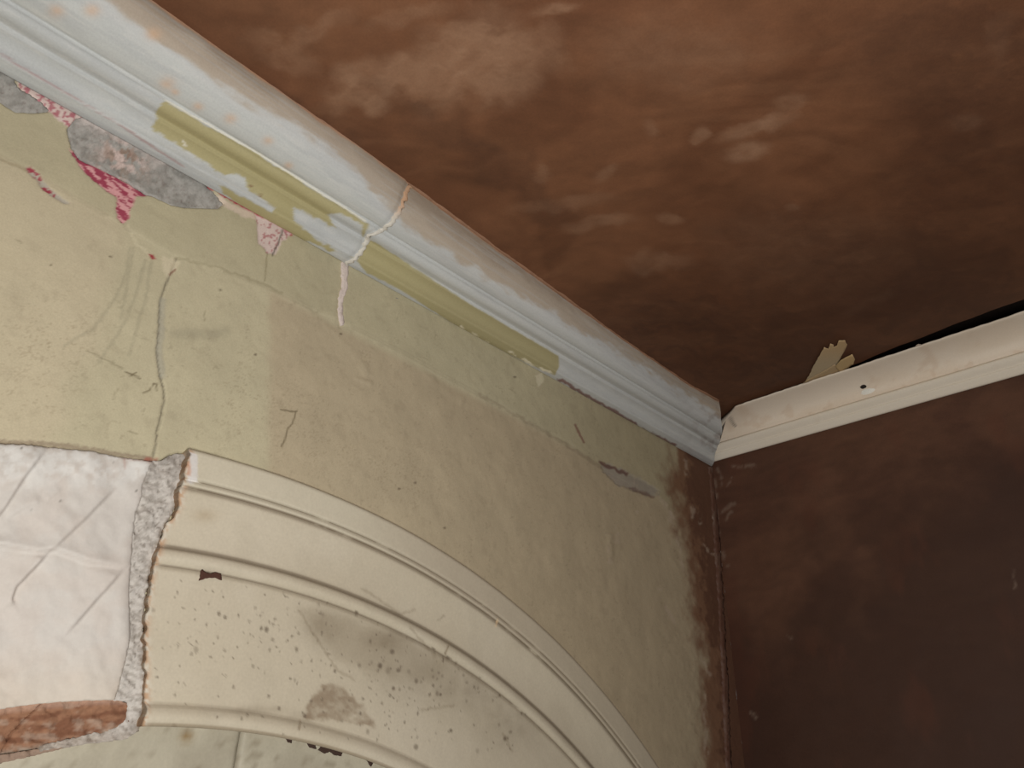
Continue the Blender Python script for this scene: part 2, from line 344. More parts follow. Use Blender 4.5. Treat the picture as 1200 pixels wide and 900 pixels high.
# ------------------------------------------------------------------ setting: ceiling and right wall
def brown_colour(px, py, U, V, seed, base, dark, pale):
    w = fbm(U*4, V*4, seed, 3)
    a = fbm(U*7+w*2.5, V*7-w*2.0, seed+1, 5); b = fbm(U*3+.3, V*22+w*4, seed+2, 4)
    col = np.tile(base, (len(px), 1)); col = mixc(col, sm(.40, .66, a)*.65, dark); col = mixc(col, sm(.58, .80, b)*.35, pale)
    c = fbm(U*11+w*3, V*26+w*5, seed+5, 4); col = col*(1+.34*(c-.5)+.25*(fbm(U*30, V*50+w*6, seed+7, 3)-.5))[:, None]
    return col*(0.93+0.14*fbm(U*60, V*60, seed+9, 3))[:, None]
def blobs(col, px, py, lst, pale, seed):
    wx = (fbm(px/26, py/26, seed, 4)-.5)*46; wy = (fbm(px/26+7, py/26+5, seed+2, 4)-.5)*46
    for (x, y, a, b, ang, s) in lst:
        t = math.radians(ang); X, Yp = px+wx*min(1, b/25)-x, py+wy*min(1, b/25)-y
        u = X*math.cos(t)+Yp*math.sin(t); v = -X*math.sin(t)+Yp*math.cos(t)
        q = np.sqrt((u/a)**2+(v/b)**2); tex = .55+.9*(fbm(u/18, v/5, seed+4, 3)-.25)
        col = mixc(col, np.clip((1-sm(.35, 1.15, q))*s*tex, 0, 1), pale)
    return col
Xg = axis((XL, -.95, .02), (-.95, .55, .006), (.55, 1.6, .15)); Yc = axis((-2.2, 0, .2), (0, .2, .02), (.2, YR+.06, .006))
xx, yy = np.meshgrid(Xg, Yc, indexing='ij'); X, Y = xx.ravel(), yy.ravel()
P = np.stack([X, Y, np.full(X.shape, ZC)], 1)
edge_y = np.interp(X, [-1, -.62, -.40, -.16, .3, 1.6], [1.87, 1.768, 1.730, 1.711, 1.708, 1.708])+(fbm(X*28, X*0, 3, 3)-.5)*.008
P[:, 1] = np.where(Y > 1.5, 1.5+(Y-1.5)*(edge_y-1.5)/(Yc[-1]-1.5), Y)
Y = P[:, 1].copy(); px, py = proj(P)
col = brown_colour(px, py, X*.8+Y*.6, Y*.8-X*.6, 200, C(107, 70, 47), C(90, 56, 36), C(121, 83, 58))
col = blobs(col, px, py, [(555, 70, 95, 60, -25, .85), (445, 98, 80, 34, -20, .8), (330, 60, 60, 20, 30, .35), (480, 20, 60, 12, -15, .4), (800, 60, 120, 50, 0, .25), (620, 70, 40, 60, 60, .5), (545, 42, 35, 20, 20, .6), (652, 10, 32, 8, -10, .7), (370, 35, 60, 14, -25, .45), (885, 150, 55, 10, -18, .75), (872, 178, 30, 13, -12, .8),
                          (925, 118, 22, 14, -40, .4), (820, 160, 9, 12, 20, .7), (762, 150, 14, 10, 40, .45), (700, 262, 50, 10, -5, .5), (785, 258, 16, 7, 10, .55), (770, 310, 45, 18, 0, .4), (710, 205, 22, 8, -40, .45), (635, 205, 8, 14, 10, .45),
                          (660, 240, 70, 10, -8, .35), (930, 243, 10, 5, 0, .5), (1130, 140, 25, 14, -10, .4), (1170, 45, 20, 40, 10, .25), (1020, 355, 40, 8, -20, .35), (960, 300, 160, 60, 5, .22)], C(142, 108, 84), 230)
col = blobs(col, px, py, [(1000, 300, 200, 90, 10, .4), (840, 400, 190, 90, 10, .75), (1050, 380, 200, 70, -15, .6), (1150, 250, 140, 200, 0, .5), (1120, 70, 160, 110, 0, .5), (1000, 330, 160, 60, -10, .4), (350, 130, 120, 16, 33, .5), (560, 180, 180, 26, 33, .45)], C(68, 44, 32), 240)  # far corner and right side darkened: light falloff painted into the plaster
h = (fbm(X*4, Y*4, 250)-.5)*.006+(fbm(X*18, Y*18, 251, 3)-.5)*.0012; P[:, 2] += h*sm(0, .2, YR-Y)
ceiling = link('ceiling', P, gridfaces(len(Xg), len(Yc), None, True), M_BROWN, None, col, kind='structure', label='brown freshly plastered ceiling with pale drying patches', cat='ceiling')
# invented hollow above the new coving, coloured near-black for its dark band of shade
link('void', [(-.99, 1.60, ZC+.16), (1.6, 1.60, ZC+.16), (1.6, YR+.06, ZC+.16), (-.99, YR+.06, ZC+.16), (1.6, YR+.06, ZC-.06), (-.99, YR+.06, ZC-.06), (1.6, 1.60, ZC+.012), (-.99, 1.60, ZC+.012)],
     [[0, 3, 2, 1], [3, 5, 4, 2], [0, 1, 6, 7]], M_VOID, ceiling, smooth=False)

Xg = axis((XL, -.12, .0045), (-.12, 1.6, .15)); Zr = axis((-H, -.12, .15), (-.12, .0, .03), (.0, .93, .0045))
xx, zz = np.meshgrid(Xg, Zr, indexing='ij'); X, Z = xx.ravel(), zz.ravel()
P = np.stack([X, np.full(X.shape, YR), Z], 1); px, py = proj(P)
col = brown_colour(px, py, X, Z*1.2, 300, C(91, 61, 45), C(79, 51, 38), C(101, 69, 50))
col = blobs(col, px, py, [(1000, 720, 14, 14, 0, .8), (955, 740, 24, 14, -10, .6), (1015, 742, 18, 7, 20, .45), (950, 660, 8, 14, 0, .4), (1010, 650, 20, 10, -20, .35), (1108, 650, 12, 6, 0, .4), (960, 580, 40, 40, 0, .3), (1000, 470, 60, 18, -15, .3)], C(118, 82, 61), 330)
col = mixc(col, sm(.0, .5, (px-960)/400+(py-600)/300+(fbm(X*8, Z*8, 341)-.5)*.8)*.8, C(60, 38, 28))  # darker to the lower right: weaker light painted into the wall colour
col = mixc(col, sm(.55, .75, fbm(X*14, Z*6, 340))*.3, C(94, 54, 38))
for k, pl in enumerate([[(837, 560), (840, 600), (842, 640)], [(842, 550), (848, 575), (858, 560)], [(846, 600), (860, 590)], [(843, 640), (852, 662)], [(850, 610), (856, 600)], [(860, 548), (884, 545)], [(925, 744), (927, 748)], [(880, 836), (886, 840)], [(1188, 670), (1190, 690)]]):
    col = mixc(col, lmask(px, py, pl, 2.2, 2.5, 2.5, 350+k)*sm(.35, .6, fbm(px/5, py/7, 356, 3))*.45, C(140, 120, 104))
h = (fbm(X*4, Z*4, 360)-.5)*.006+(fbm(X*20, Z*20, 361, 3)-.5)*.0010; P[:, 1] += h*sm(0, .1, X-XL)
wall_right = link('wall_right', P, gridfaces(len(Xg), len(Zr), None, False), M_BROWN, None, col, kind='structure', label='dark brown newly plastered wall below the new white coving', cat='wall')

# ------------------------------------------------------------------ pieces of the left wall
LW = lambda x, y, hh: on_left(x, y)+np.array([hh, 0, 0])
def bare_col(px, py):
    n = fbm(px/9, py/7, 400, 4); col = np.tile(C(158, 154, 147), (len(px), 1)); col = mixc(col, sm(.4, .65, n)*.6, C(128, 124, 117))
    mid = np.exp(-((px-146)/30)**2-((py-182)/26)**2); pk = sm(.45, .6, fbm(px/7, py/5, 404, 3))
    col = mixc(col, mid*pk*.9, C(205, 182, 172)); col = mixc(col, mid*sm(.52, .64, fbm(px/6, py/8, 408, 3))*.8, C(138, 112, 94)); col = mixc(col, sm(.70, .80, fbm(px/3, py/3, 410, 2))*.3, C(108, 84, 76))
    up = np.exp(-(dline(px, py, [(100, 138), (150, 158), (190, 184)])[0]/9)**2); return mixc(col, up*.75, C(212, 198, 190))
sheet('bare_plaster_patch', ragged(BARE_A, 2, .7, 1), LW, lambda a, b: -.0015+(fbm(a/5, b/5, 420, 3)-.5)*.003, M_CEM, bare_col, wall_left, 1.8)
sheet('bare_plaster_patch', ragged(BARE_B, 2, .8, 2), LW, lambda a, b: -.0015+(fbm(a/6, b/5, 421, 4)-.5)*.006, M_CEM, bare_col, wall_left, 1.8)
sheet('grey_dab', ragged(GREYDAB, 2, .5, 3), LW, lambda a, b: .0012+0*a, M_WALL, flat(C(145, 145, 140)), wall_left, 2, .006)
def strip(pts, w0, w1, jag=.6, seed=0):
    P = np.array(ragged(pts, 3, 0, 0, False)); T = np.gradient(P, axis=0); T /= np.linalg.norm(T, axis=1)[:, None]; Nn = np.stack([-T[:, 1], T[:, 0]], 1)
    rnd = np.random.RandomState(seed); w = np.linspace(w0, w1, len(P))/2
    L = P+Nn*(w+rnd.uniform(-jag, jag, len(P)))[:, None]; R = P-Nn*(w+rnd.uniform(-jag, jag, len(P)))[:, None]
    return [tuple(p) for p in L]+[tuple(p) for p in R[::-1]]
sheet('crack_filler', strip(CRACK2, 8, 4, 1.0, 4), LW, lambda a, b: .0012+(fbm(a/3, b/3, 430, 3)-.5)*.003, M_FILL, flat(C(205, 190, 180)), wall_left, 1.8, .006)
sheet('corner_filler', strip([(834, 548), (837, 580), (840, 620), (843, 660), (847, 730), (851, 800), (855, 905)], 6, 5, .9, 6), lambda x, y, hh: on_left(x, y)+np.array([hh, -hh-.003, 0]),
      lambda a, b: .004+(fbm(a/9, b/14, 440, 3)-.5)*.002, M_BROWN, lambda a, b: mixc(np.tile(C(92, 62, 48), (len(a), 1)), sm(.45, .7, fbm(a/4, b/16, 441, 3))*.7*(1-.8*sm(600, 680, b)), C(126, 108, 94)), wall_left, 2.2, .010)

# white plaster patch left of the arch: thick, trowelled in overlapping sweeps
CREASE = [([(55, 525), (28, 558), (0, 602), (-60, 660)], .0045, 16, 1), ([(135, 572), (95, 612), (57, 647)], .0040, 18, 1), ([(55, 648), (40, 665), (18, 688), (13, 702), (17, 710)], .0060, 12, 1),
          ([(143, 668), (112, 702), (75, 745)], .0040, 16, 1), ([(-60, 630), (0, 641), (40, 648), (62, 646), (100, 660), (152, 667)], .0055, 12, -1), ([(70, 575), (52, 590)], .002, 8, 1), ([(5, 610), (30, 595), (45, 590)], .002, 10, -1)]
def patch_h(px, py):
    h = .004+(fbm(px/70, py/70, 500, 4)-.5)*.014+(fbm(px/14, py/14, 501, 3)-.5)*.0016*(1+1.5*sm(590, 530, py))
    for pl, a, w, sg in CREASE:
        d, s, p = dline(px, py, pl); e = np.minimum(1, np.minimum(p, 1-p)*5+.15)
        h += 1.7*a*e*np.exp(-d/w)*sm(-3.5, 3.5, s*sg*d)-a*.3*e*np.exp(-(d/5)**2)
    d = dline(px, py, PATCH[2:19])[0]; h -= .004*np.exp(-d/5)
    return h
def patch_col(px, py):
    col = np.tile(C(196, 189, 180), (len(px), 1)); col = mixc(col, sm(.4, .7, fbm(px/30, py/22, 510))*.5, C(195, 184, 173)); col = mixc(col, sm(590, 545, py)*sm(.35, .6, fbm(px/8, py/8, 511))*.6, C(218, 216, 210))
    for pl, a, w, sg in CREASE[:5]: col = mixc(col, lmask(px, py, pl, 2.0, 3, 2, 512)*.16, C(172, 156, 146))  # soft shade of the creases painted as darker lines
    for x, y in ((69, 589), (33, 600), (23, 527), (134, 541), (158, 576)): col = mixc(col, (1-sm(.8, 1.8, np.hypot(px-x, py-y)))*.8, C(90, 84, 76))
    col = mixc(col, sm(740, 830, py)*.45, C(200, 184, 162)); return mixc(col, lmask(px, py, [(146, 548), (146, 537), (178, 541)], 3, 1, 1, 515)*.35, C(170, 120, 105))
sheet('plaster_patch', ragged(PATCH, 3, .5, 7), LW, patch_h, M_PATCH, patch_col, wall_left, 2.6, .02)
# grey cement between the patch and the broken end of the arch moulding
def cem_col(px, py):
    col = np.tile(C(186, 179, 170), (len(px), 1)); n = fbm((px+py*.5)/7, (py-px*.5)/4, 520, 4); col = mixc(col, sm(.45, .68, n)*.65, C(142, 134, 124)); col = mixc(col, sm(.72, .8, fbm(px/3, py/3, 521, 2))*.6, C(104, 94, 84))
    col = mixc(col, sm(595, 545, py)*sm(.35, .55, fbm(px/6, py/6, 522, 3))*.45, C(120, 112, 104)); d = dline(px, py, BROKEN[4:])[0]; col = mixc(col, np.exp(-(d/4)**2)*sm(.35, .6, fbm(px/3, py/4, 523, 3))*.8, C(122, 106, 90))
    return mixc(col, sm(845, 870, py)*.5, C(140, 124, 108))
sheet('cement_strip', ragged(CEMENT, 2.5, .9, 8), LW, lambda a, b: -.004+(fbm(a/11, b/9, 525, 4)-.5)*.010+(fbm(a/3, b/3, 526, 2)-.5)*.0015, M_CEM, cem_col, wall_left, 1.9, .02)
# red brick showing along the lower edge of the patch
def brick_col(px, py):
    n = fbm((px+py*.3)/26, (py+px*.12)/6, 530, 4); col = np.tile(C(138, 100, 76), (len(px), 1)); col = mixc(col, sm(.42, .6, n)*.8, C(112, 74, 54)); col = mixc(col, sm(.55, .7, fbm(px/16, py/9, 531))*.7, C(158, 134, 116))
    top = np.interp(px, [-150, 0, 50, 90, 134], [864, 833, 827, 823, 821]); bot = np.interp(px, [-150, 0, 50, 100, 150], [915, 885, 876, 865, 852])
    col = mixc(col, (1-sm(0, 7, py-top))*.6, C(170, 140, 122)); return mixc(col, sm(-8, 0, py-bot)*.7*sm(.3, .6, fbm(px/5, py/5, 533)), C(146, 132, 118))
bh = lambda a, b: -.006+(fbm(a/12, b/8, 535, 4)-.5)*.012
for k, poly in enumerate([[(-150, 856), (-20, 829), (-30, 890), (-150, 918)], [(-18.5, 829), (0, 826), (33, 821), (54, 820), (16, 857), (2, 884), (-28, 890)], [(56, 820), (90, 816), (130, 815), (152, 824), (153, 845), (140, 853), (100, 865), (50, 876), (4, 883), (18, 858)]]):
    sheet('brick', ragged(poly, 2.5, .5, 40+k), LW, bh, M_BRICK, brick_col, wall_left, 2.4, .04)
sheet('mortar_edge', ragged([(-150, 919), (-30, 892), (2, 885), (50, 877), (100, 866), (104, 870), (80, 876), (50, 884), (30, 888), (10, 893), (0, 897), (-30, 905), (-150, 932)], 2.5, .8, 44), LW, lambda a, b: -.010+(fbm(a/6, b/5, 537, 3)-.5)*.008, M_CEM, flat(C(140, 118, 102)), wall_left, 2.2, .03)

# ------------------------------------------------------------------ old cornice on the left wall (two cast lengths with a cracked joint)
def corn_profile():
    p = [(0, .846), (.003, .8425), (.012, .8420), (.026, .8440), (.0285, .8458), (.0288, .8490)]
    for t in np.linspace(.1, 1, 8): p.append((.0295+.0215*(1-math.cos(t*1.35))/(1-math.cos(1.35)), .8500+.0175*math.sin(t*1.35)/math.sin(1.35)))
    p += [(.0520, .8690), (.0528, .8725), (.0545, .8735)]
    for t in np.linspace(-2.0, .3, 10): p.append((.0675+.0135*math.cos(t), .8815+.0095*math.sin(t)))
    p += [(.0810, .8850), (.0815, .8868), (.0835, .8880), (.0865, .8865)]
    p[-8:] = [q for q in p[-8:]]
    for t in np.linspace(.06, 1, 22): p.append((.0865+.0655*math.sin(t*math.pi/2), .8865+.0665*(1-math.cos(t*math.pi/2))))
    p += [(.1522, .9555)]
    q = [p[0]]
    for a, b in zip(p[:-1], p[1:]):
        n = max(1, int(math.hypot(b[0]-a[0], b[1]-a[1])/.0022))
        q += [(a[0]+(b[0]-a[0])*k/n, a[1]+(b[1]-a[1])*k/n) for k in range(1, n+1)]
    return np.array(q)
CP = corn_profile()
NEAR_Y = [(183, 129), (193, 119), (300, 180), (432, 262), (418, 303), (400, 299), (342, 276), (300, 252), (262, 228), (258, 217), (318, 250), (322, 243), (308, 232), (290, 222), (287, 207), (270, 203), (262, 206), (240, 190), (205, 168), (178, 150), (185, 139)]
SCRAPE = [(343, 243), (362, 250), (393, 267), (384, 251), (400, 250), (427, 264), (424, 276), (426, 287), (417, 304), (403, 300), (370, 279), (345, 260)]
FAR_Y = [(431, 280), (440, 284), (550, 356), (654, 417), (655, 430), (650, 440), (600, 417), (545, 389), (470, 340), (430, 320), (418, 306)]
TANLINE = [(60, -40), (125, 0), (150, 24), (175, 45), (215, 65), (255, 97), (290, 122), (350, 150), (400, 187), (440, 225), (462, 256), (525, 298), (600, 342), (662, 378), (740, 422), (800, 460), (845, 490)]
def corn_colour(px, py, Y, S):
    col = np.tile(C(183, 184, 180), (len(px), 1)); n = fbm(Y*6, S*60, 600); n2 = fbm(Y*40, S*260, 601, 3)
    col = mixc(col, sm(.42, .68, n)*.55, C(168, 169, 167)); col = mixc(col, sm(.5, .75, n2)*.4, C(194, 192, 186))
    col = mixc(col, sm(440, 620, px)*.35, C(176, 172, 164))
    d, s, p = dline(px, py, TANLINE); up = -s*d+(fbm(Y*30, S*90, 604)-.5)*18
    col = mixc(col, sm(-5, 6, up)*.80, C(164, 146, 125)); col = mixc(col, sm(10, 36, up)*.75, C(138, 122, 105))
    col = mixc(col, sm(-18, -4, up)*(1-sm(-4, 4, up))*.3, C(186, 184, 182))
    for x, y, r in ((66, 13, 9), (196, 98, 9), (232, 125, 6), (270, 139, 7), (314, 165, 6), (338, 194, 5), (180, 40, 9), (108, 12, 9), (205, 108, 5)):
        col = mixc(col, np.exp(-((px-x)/r)**2-((py-y)/(r*.8))**2)*.6, C(196, 160, 128))
    # wiped streaks along the run
    col = mixc(col, sm(.52, .72, fbm(Y*7, S*420, 606, 3))*.28, C(168, 169, 167))
    yl = C(164, 154, 114); m = pmask(px, py, NEAR_Y, 1.2, 2.2, 610, 7); m = np.maximum(m, pmask(px, py, FAR_Y, 1.2, .8, 611)); m *= 1-pmask(px, py, SCRAPE, 1.6, 3, 612)
    col = mixc(col, m, yl*(0.94+.12*n2.mean())); col = mixc(col, m*sm(.5, .7, n)*.3, C(154, 144, 104)); col = mixc(col, m*sm(440, 560, px)*.45, C(150, 139, 106))
    col = mixc(col, lmask(px, py, [(193, 117), (300, 178), (428, 259)], 1.8, 1, .8, 613)*.8, C(216, 211, 196))
    col = mixc(col, lmask(px, py, [(0, 63), (75, 108), (140, 146), (185, 176), (215, 195)], 1.6, 1.2, 1.2, 614)*.55, C(152, 108, 104))
    col = mixc(col, lmask(px, py, [(655, 445), (690, 465), (720, 482), (755, 505), (790, 522)], 3.0, 1.5, 2, 616)*.8, C(110, 70, 60))
    col = mixc(col, lmask(px, py, [(540, 383), (570, 399), (600, 413), (625, 428), (650, 439)], 2, 1, 1.5, 617)*sm(.4, .6, fbm(px/9, py/9, 618))*.9, C(214, 205, 178))
    col = mixc(col, lmask(px, py, [(215, 166), (218, 170)], 2.4, 1, 1, 619)*.8, C(210, 205, 190))
    d = np.minimum(np.hypot(px-294, py-218), np.hypot(px-305, py-229)); col = mixc(col, (1-sm(1, 2.4, d))*.8, C(120, 92, 66))
    # ceiling plaster smeared over the top arris
    col = mixc(col, sm(-.006, -.002, S-S.max()+(fbm(Y*60, S*0, 620)-.5)*.007)*.8, C(168, 126, 96))
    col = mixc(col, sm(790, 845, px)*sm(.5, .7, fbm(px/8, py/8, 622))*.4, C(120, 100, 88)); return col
def crack_y(i):                                 # where along the wall the joint runs, by profile point (from the picture)
    return CRK[i]
CRKPX = [(404, 310), (415, 303), (426, 292), (428, 282), (434, 275), (448, 270), (461, 258), (472, 242), (478, 224), (482, 214)]
ratio = CP[:, 1]/(1-CP[:, 0]); cr_r = [on_left(*q)[2] for q in CRKPX]; cr_yy = [on_left(*q)[1] for q in CRKPX]
o_ = np.argsort(cr_r); CRK = np.interp(ratio, np.array(cr_r)[o_], np.array(cr_yy)[o_])*(1-CP[:, 0])
topdx = lambda y: np.interp(y, [-2, 0, .5, .85, 1.27, 1.57, 1.75], [.160, .159, .151, .136, .1206, .1157, .130])
def cornice_length(name, y0, y1, step, off, seed):
    n = int((1.9)/step) if name == 'far' else int(1.1/step)
    t = np.linspace(0, 1, n); m = len(CP); V = np.zeros((n, m, 3)); S = np.concatenate([[0], np.cumsum(np.hypot(*np.diff(CP, axis=0).T))])
    for i in range(m):
        dx, z = CP[i]; ya, yb = y0(i), y1(i); yv = ya+(yb-ya)*t
        k = topdx(yv)/.152; f = sm(.080, .152, np.full(n, dx)); ddx = dx*(1+(k-1)*f)
        end = off[1] if off[1] else 0
        bulge = off[0]*(1-.8*sm(.012, 0, yb-yv)) if name == 'near' else 0*yv+off[0]
        w = (fbm(yv*6, np.full(n, i*.08), seed, 3)-.5)*.0035*f+(fbm(yv*40, np.full(n, i*.3), seed+2, 3)-.5)*.0010
        V[:, i, 0] = XL+ddx+bulge*(1 if i else 0)+w*(1 if i else 0); V[:, i, 1] = yv; V[:, i, 2] = z-(bulge*.5 if 0 < i < m-3 else 0)
    V[:, -1, 2] = ZC+.001; return V.reshape(-1, 3), n, m, np.tile(S, n), V
trim_1 = empty('trim_1', (XL, .6, .846), kind='structure', label='old grey and yellow moulded cornice with a cracked joint, along the left wall', cat='cornice')
for nm, y0, y1, off in (('near', lambda i: -2.2 if False else -.45, lambda i: CRK[i]-.003, (.0035, 0)), ('far', lambda i: CRK[i]+.003, lambda i: YR-CP[i][0]*.98-.001, (0, 0))):
    V, n, m, S, V3 = cornice_length(nm, y0, y1, .0032, off, 640 if nm == 'near' else 660)
    px, py = proj(V); col = corn_colour(px, py, V[:, 1], S)
    F = gridfaces(n, m, None, True).tolist()
    e = (n-1)*m if nm == 'near' else 0            # close the broken end against the wall
    k0 = len(V); V = np.concatenate([V, [[XL-.01, V[e+m-1, 1], ZC+.001], [XL-.01, V[e, 1], .846]]]); col = np.concatenate([col, [C(150, 130, 110)]*2])
    ring = [e+i for i in range(m)]+[k0, k0+1]; F.append(ring if nm == 'far' else ring[::-1])
    link('cornice_length', V, F, M_CORN, trim_1, col, smooth=True)
    if nm == 'near': VN = V3
    else: VF = V3
# filler squeezed into the joint, following the moulding
mid = (VN[-1]+VF[0])/2
def ribbon(pts, w, thick, seed):
    rnd = np.random.RandomState(seed); V = []; F = []; n = len(pts); ring = 7
    for i, p in enumerate(pts):
        t = pts[min(i+1, n-1)]-pts[max(i-1, 0)]; t /= np.linalg.norm(t)+1e-9
        a = np.array([0, 1., 0]); nn = np.cross(t, a); nn /= np.linalg.norm(nn)+1e-9
        if nn@(-p) < 0: nn = -nn
        ww = w*rnd.uniform(.7, 1.25); off = rnd.uniform(-.0025, .0025)
        for k in range(ring):
            g = math.pi*k/(ring-1); V.append(p+a*(off+ww*math.cos(g))+nn*(thick*math.sin(g)*rnd.uniform(.8, 1.2)-.002))
    for i in range(n-1):
        for k in range(ring-1): F.append([i*ring+k, i*ring+k+1, (i+1)*ring+k+1, (i+1)*ring+k])
    return np.array(V), F
V, F = ribbon(mid[2:-1:2], .0055, .0045, 5)
px, py = proj(V); col = np.tile(C(202, 196, 184), (len(V), 1)); col = mixc(col, sm(262, 236, py), C(184, 148, 118))
link('crack_filler', V, F, M_FILL, trim_1, col)
# ragged lip of ceiling plaster along the cornice top
yv = np.arange(-.4, YR-.15, .004); V = []; F = []
for i, y in enumerate(yv):
    dx = float(topdx(y)); j = (float(fbm(np.array([y*45]), np.array([0.]), 700, 3)[0])-.5)*.008
    for (a, b) in ((-.004, 0.002), (-.001, -.0028-j*.3), (.002+j*.4, -.0026), (.0045+j*.6, .0008)): V.append((XL+dx+a, y, ZC+b))
for i in range(len(yv)-1):
    for k in range(3): F.append([i*4+k, (i+1)*4+k, (i+1)*4+k+1, i*4+k+1])
V = np.array(V); px, py = proj(V); link('plaster_lip', V, F, M_BROWN, trim_1, np.tile(C(140, 104, 80), (len(V), 1))*(.8+.4*fbm(px/6, py/6, 702, 3))[:, None])

# ------------------------------------------------------------------ new white coving on the right wall
def cove_profile():
    p = [(0, .8585), (.005, .8535), (.009, .8545), (.0205, .8680), (.0205, .8705), (.0195, .8720), (.0215, .8735), (.029, .8790), (.0345, .8855), (.0350, .8895), (.0335, .8920), (.0290, .8935), (.0265, .8960), (.0262, .8985), (.0275, .9005)]
    for t in np.linspace(.05, 1, 18): p.append((.0275+.0835*(1-math.cos(t*1.42))/(1-math.cos(1.42)), .9005+.0420*math.sin(t*1.42)/math.sin(1.42)))
    p += [(.1130, .9440), (.1125, .9465), (.107, .9480), (.03, .9480), (0, .9480)]
    q = [p[0]]
    for a, b in zip(p[:-1], p[1:]):
        n = max(1, int(math.hypot(b[0]-a[0], b[1]-a[1])/.004)); q += [(a[0]+(b[0]-a[0])*k/n, a[1]+(b[1]-a[1])*k/n) for k in range(1, n+1)]
    return np.array(q)
CV = cove_profile(); ntop = len(CV)
def cove_pts(xs):
    n = len(xs); V = np.zeros((n, ntop, 3))
    for i, (dy, z) in enumerate(CV):
        x0 = XL+dy*1.06+.004+.030*float(sm(.03, .113, np.array(dy))); xv = x0+(1.6-x0)*xs
        V[:, i, 0] = xv; wob = (fbm(xv*8, np.full(n, i*.05), 720, 3)-.5)*.003*min(1, dy/.02)
        rag = (fbm(xv*70, np.full(n, 1.0), 722, 3)-.5)*.004*float(sm(.095, .113, np.array(dy)))
        drop = .010*sm(-.9, -.1, xv)*0
        V[:, i, 1] = YR-dy+wob; V[:, i, 2] = z+rag*.7-drop
    return V
xs = np.concatenate([np.linspace(0, .33, 260), np.linspace(.34, 1, 12)]); V3 = cove_pts(xs); V = V3.reshape(-1, 3); px, py = proj(V)
n2 = fbm(V[:, 0]*9, V[:, 2]*30, 725)
col = np.tile(C(222, 208, 190), (len(V), 1)); col = mixc(col, sm(.45, .7, n2)*.5, C(214, 196, 174)); col = mixc(col, sm(.66, .78, fbm(V[:, 0]*30, V[:, 2]*50, 726, 3))*.3, C(196, 168, 140))
zr = V[:, 2]; col = mixc(col, (zr < .897)*.7, C(224, 214, 196))
for k, pl in enumerate([[(856, 490), (859, 496), (862, 499)]]): col = mixc(col, lmask(px, py, pl, 1.6, 1, .6, 730+k)*.8, C(84, 72, 62))
coving = empty('coving_length', (-.3, YR, .8565), kind='thing', label='new white coving length fixed across the dark brown wall, not touching the ceiling', cat='coving')
F = gridfaces(len(xs), ntop, None, False).tolist(); F.append(list(range(ntop)))
link('moulded_face', V, F, M_COVE, coving, col)
# filler in the mitre between the old cornice and the new coving, stopping short of the top
ka = [int(np.argmin(np.abs(CP[:, 0]-d)+3*(CP[:, 1] < .86))) for d in np.linspace(.006, .085, 12)]; kb = [int(np.argmin(np.abs(CV[:ntop-8, 0]-d*1.0))) for d in np.linspace(.012, .085, 12)]
V = []; F = []
for a, b in zip(ka, kb):
    A = VF[-1][a]; B = V3[0][b]; V += [A*1.004, (A+B)/2*1.012, B*1.004]
for i in range(11):
    for k in range(2): F.append([i*3+k, i*3+k+1, (i+1)*3+k+1, (i+1)*3+k])
link('mitre_filler', V, F, M_FILL, coving, np.tile(C(160, 152, 142), (len(V), 1)))
# screw hole with a dab of filler under it
def cove_at(x, y, back=0.0):
    i = np.argmin(np.where(np.arange(ntop)[None] < ntop-10, (proj(V3)[0]-x)**2+(proj(V3)[1]-y)**2, 1e9)); return V3.reshape(-1, 3)[i]*(1-back)
def disc(c, ax, ay, rx, ry, nrm, hgt, seed, rings=3, seg=14):
    rnd = np.random.RandomState(seed); V = [c+nrm*hgt]; F = []
    for r in range(1, rings+1):
        for s in range(seg):
            t = 2*math.pi*s/seg; q = r/rings*(1 if r < rings else rnd.uniform(.88, 1.1)); V.append(c+ax*rx*q*math.cos(t)+ay*ry*q*math.sin(t)+nrm*hgt*(1-(r/rings)**2))
    for s in range(seg): F.append([0, 1+s, 1+(s+1) % seg])
    for r in range(rings-1):
        for s in range(seg): F.append([1+r*seg+s, 1+(r+1)*seg+s, 1+(r+1)*seg+(s+1) % seg, 1+r*seg+(s+1) % seg])
    return np.array(V), F
ex = np.array([1., 0, 0]); nc = np.array([0, -.8, -.6]); ey = np.cross(nc, ex)
V, F = disc(cove_at(1017, 460), ex, ey, .0185, .0085, nc, .0022, 3); link('filler_dab', V, F, M_FILL, coving, np.tile(C(232, 226, 216), (len(V), 1)))
V, F = disc(cove_at(1012, 454)+nc*.0022, ex, ey, .0075, .0050, nc, -.001, 4); link('screw_hole', V, F, M_DARK, coving, np.tile(C(40, 34, 30), (len(V), 1)))
V, F = disc(cove_at(1076, 405), ex, ey, .0065, .0045, nc, .004, 5); link('plaster_crumb', V, F, M_FILL, coving, np.tile(C(200, 180, 160), (len(V), 1)))

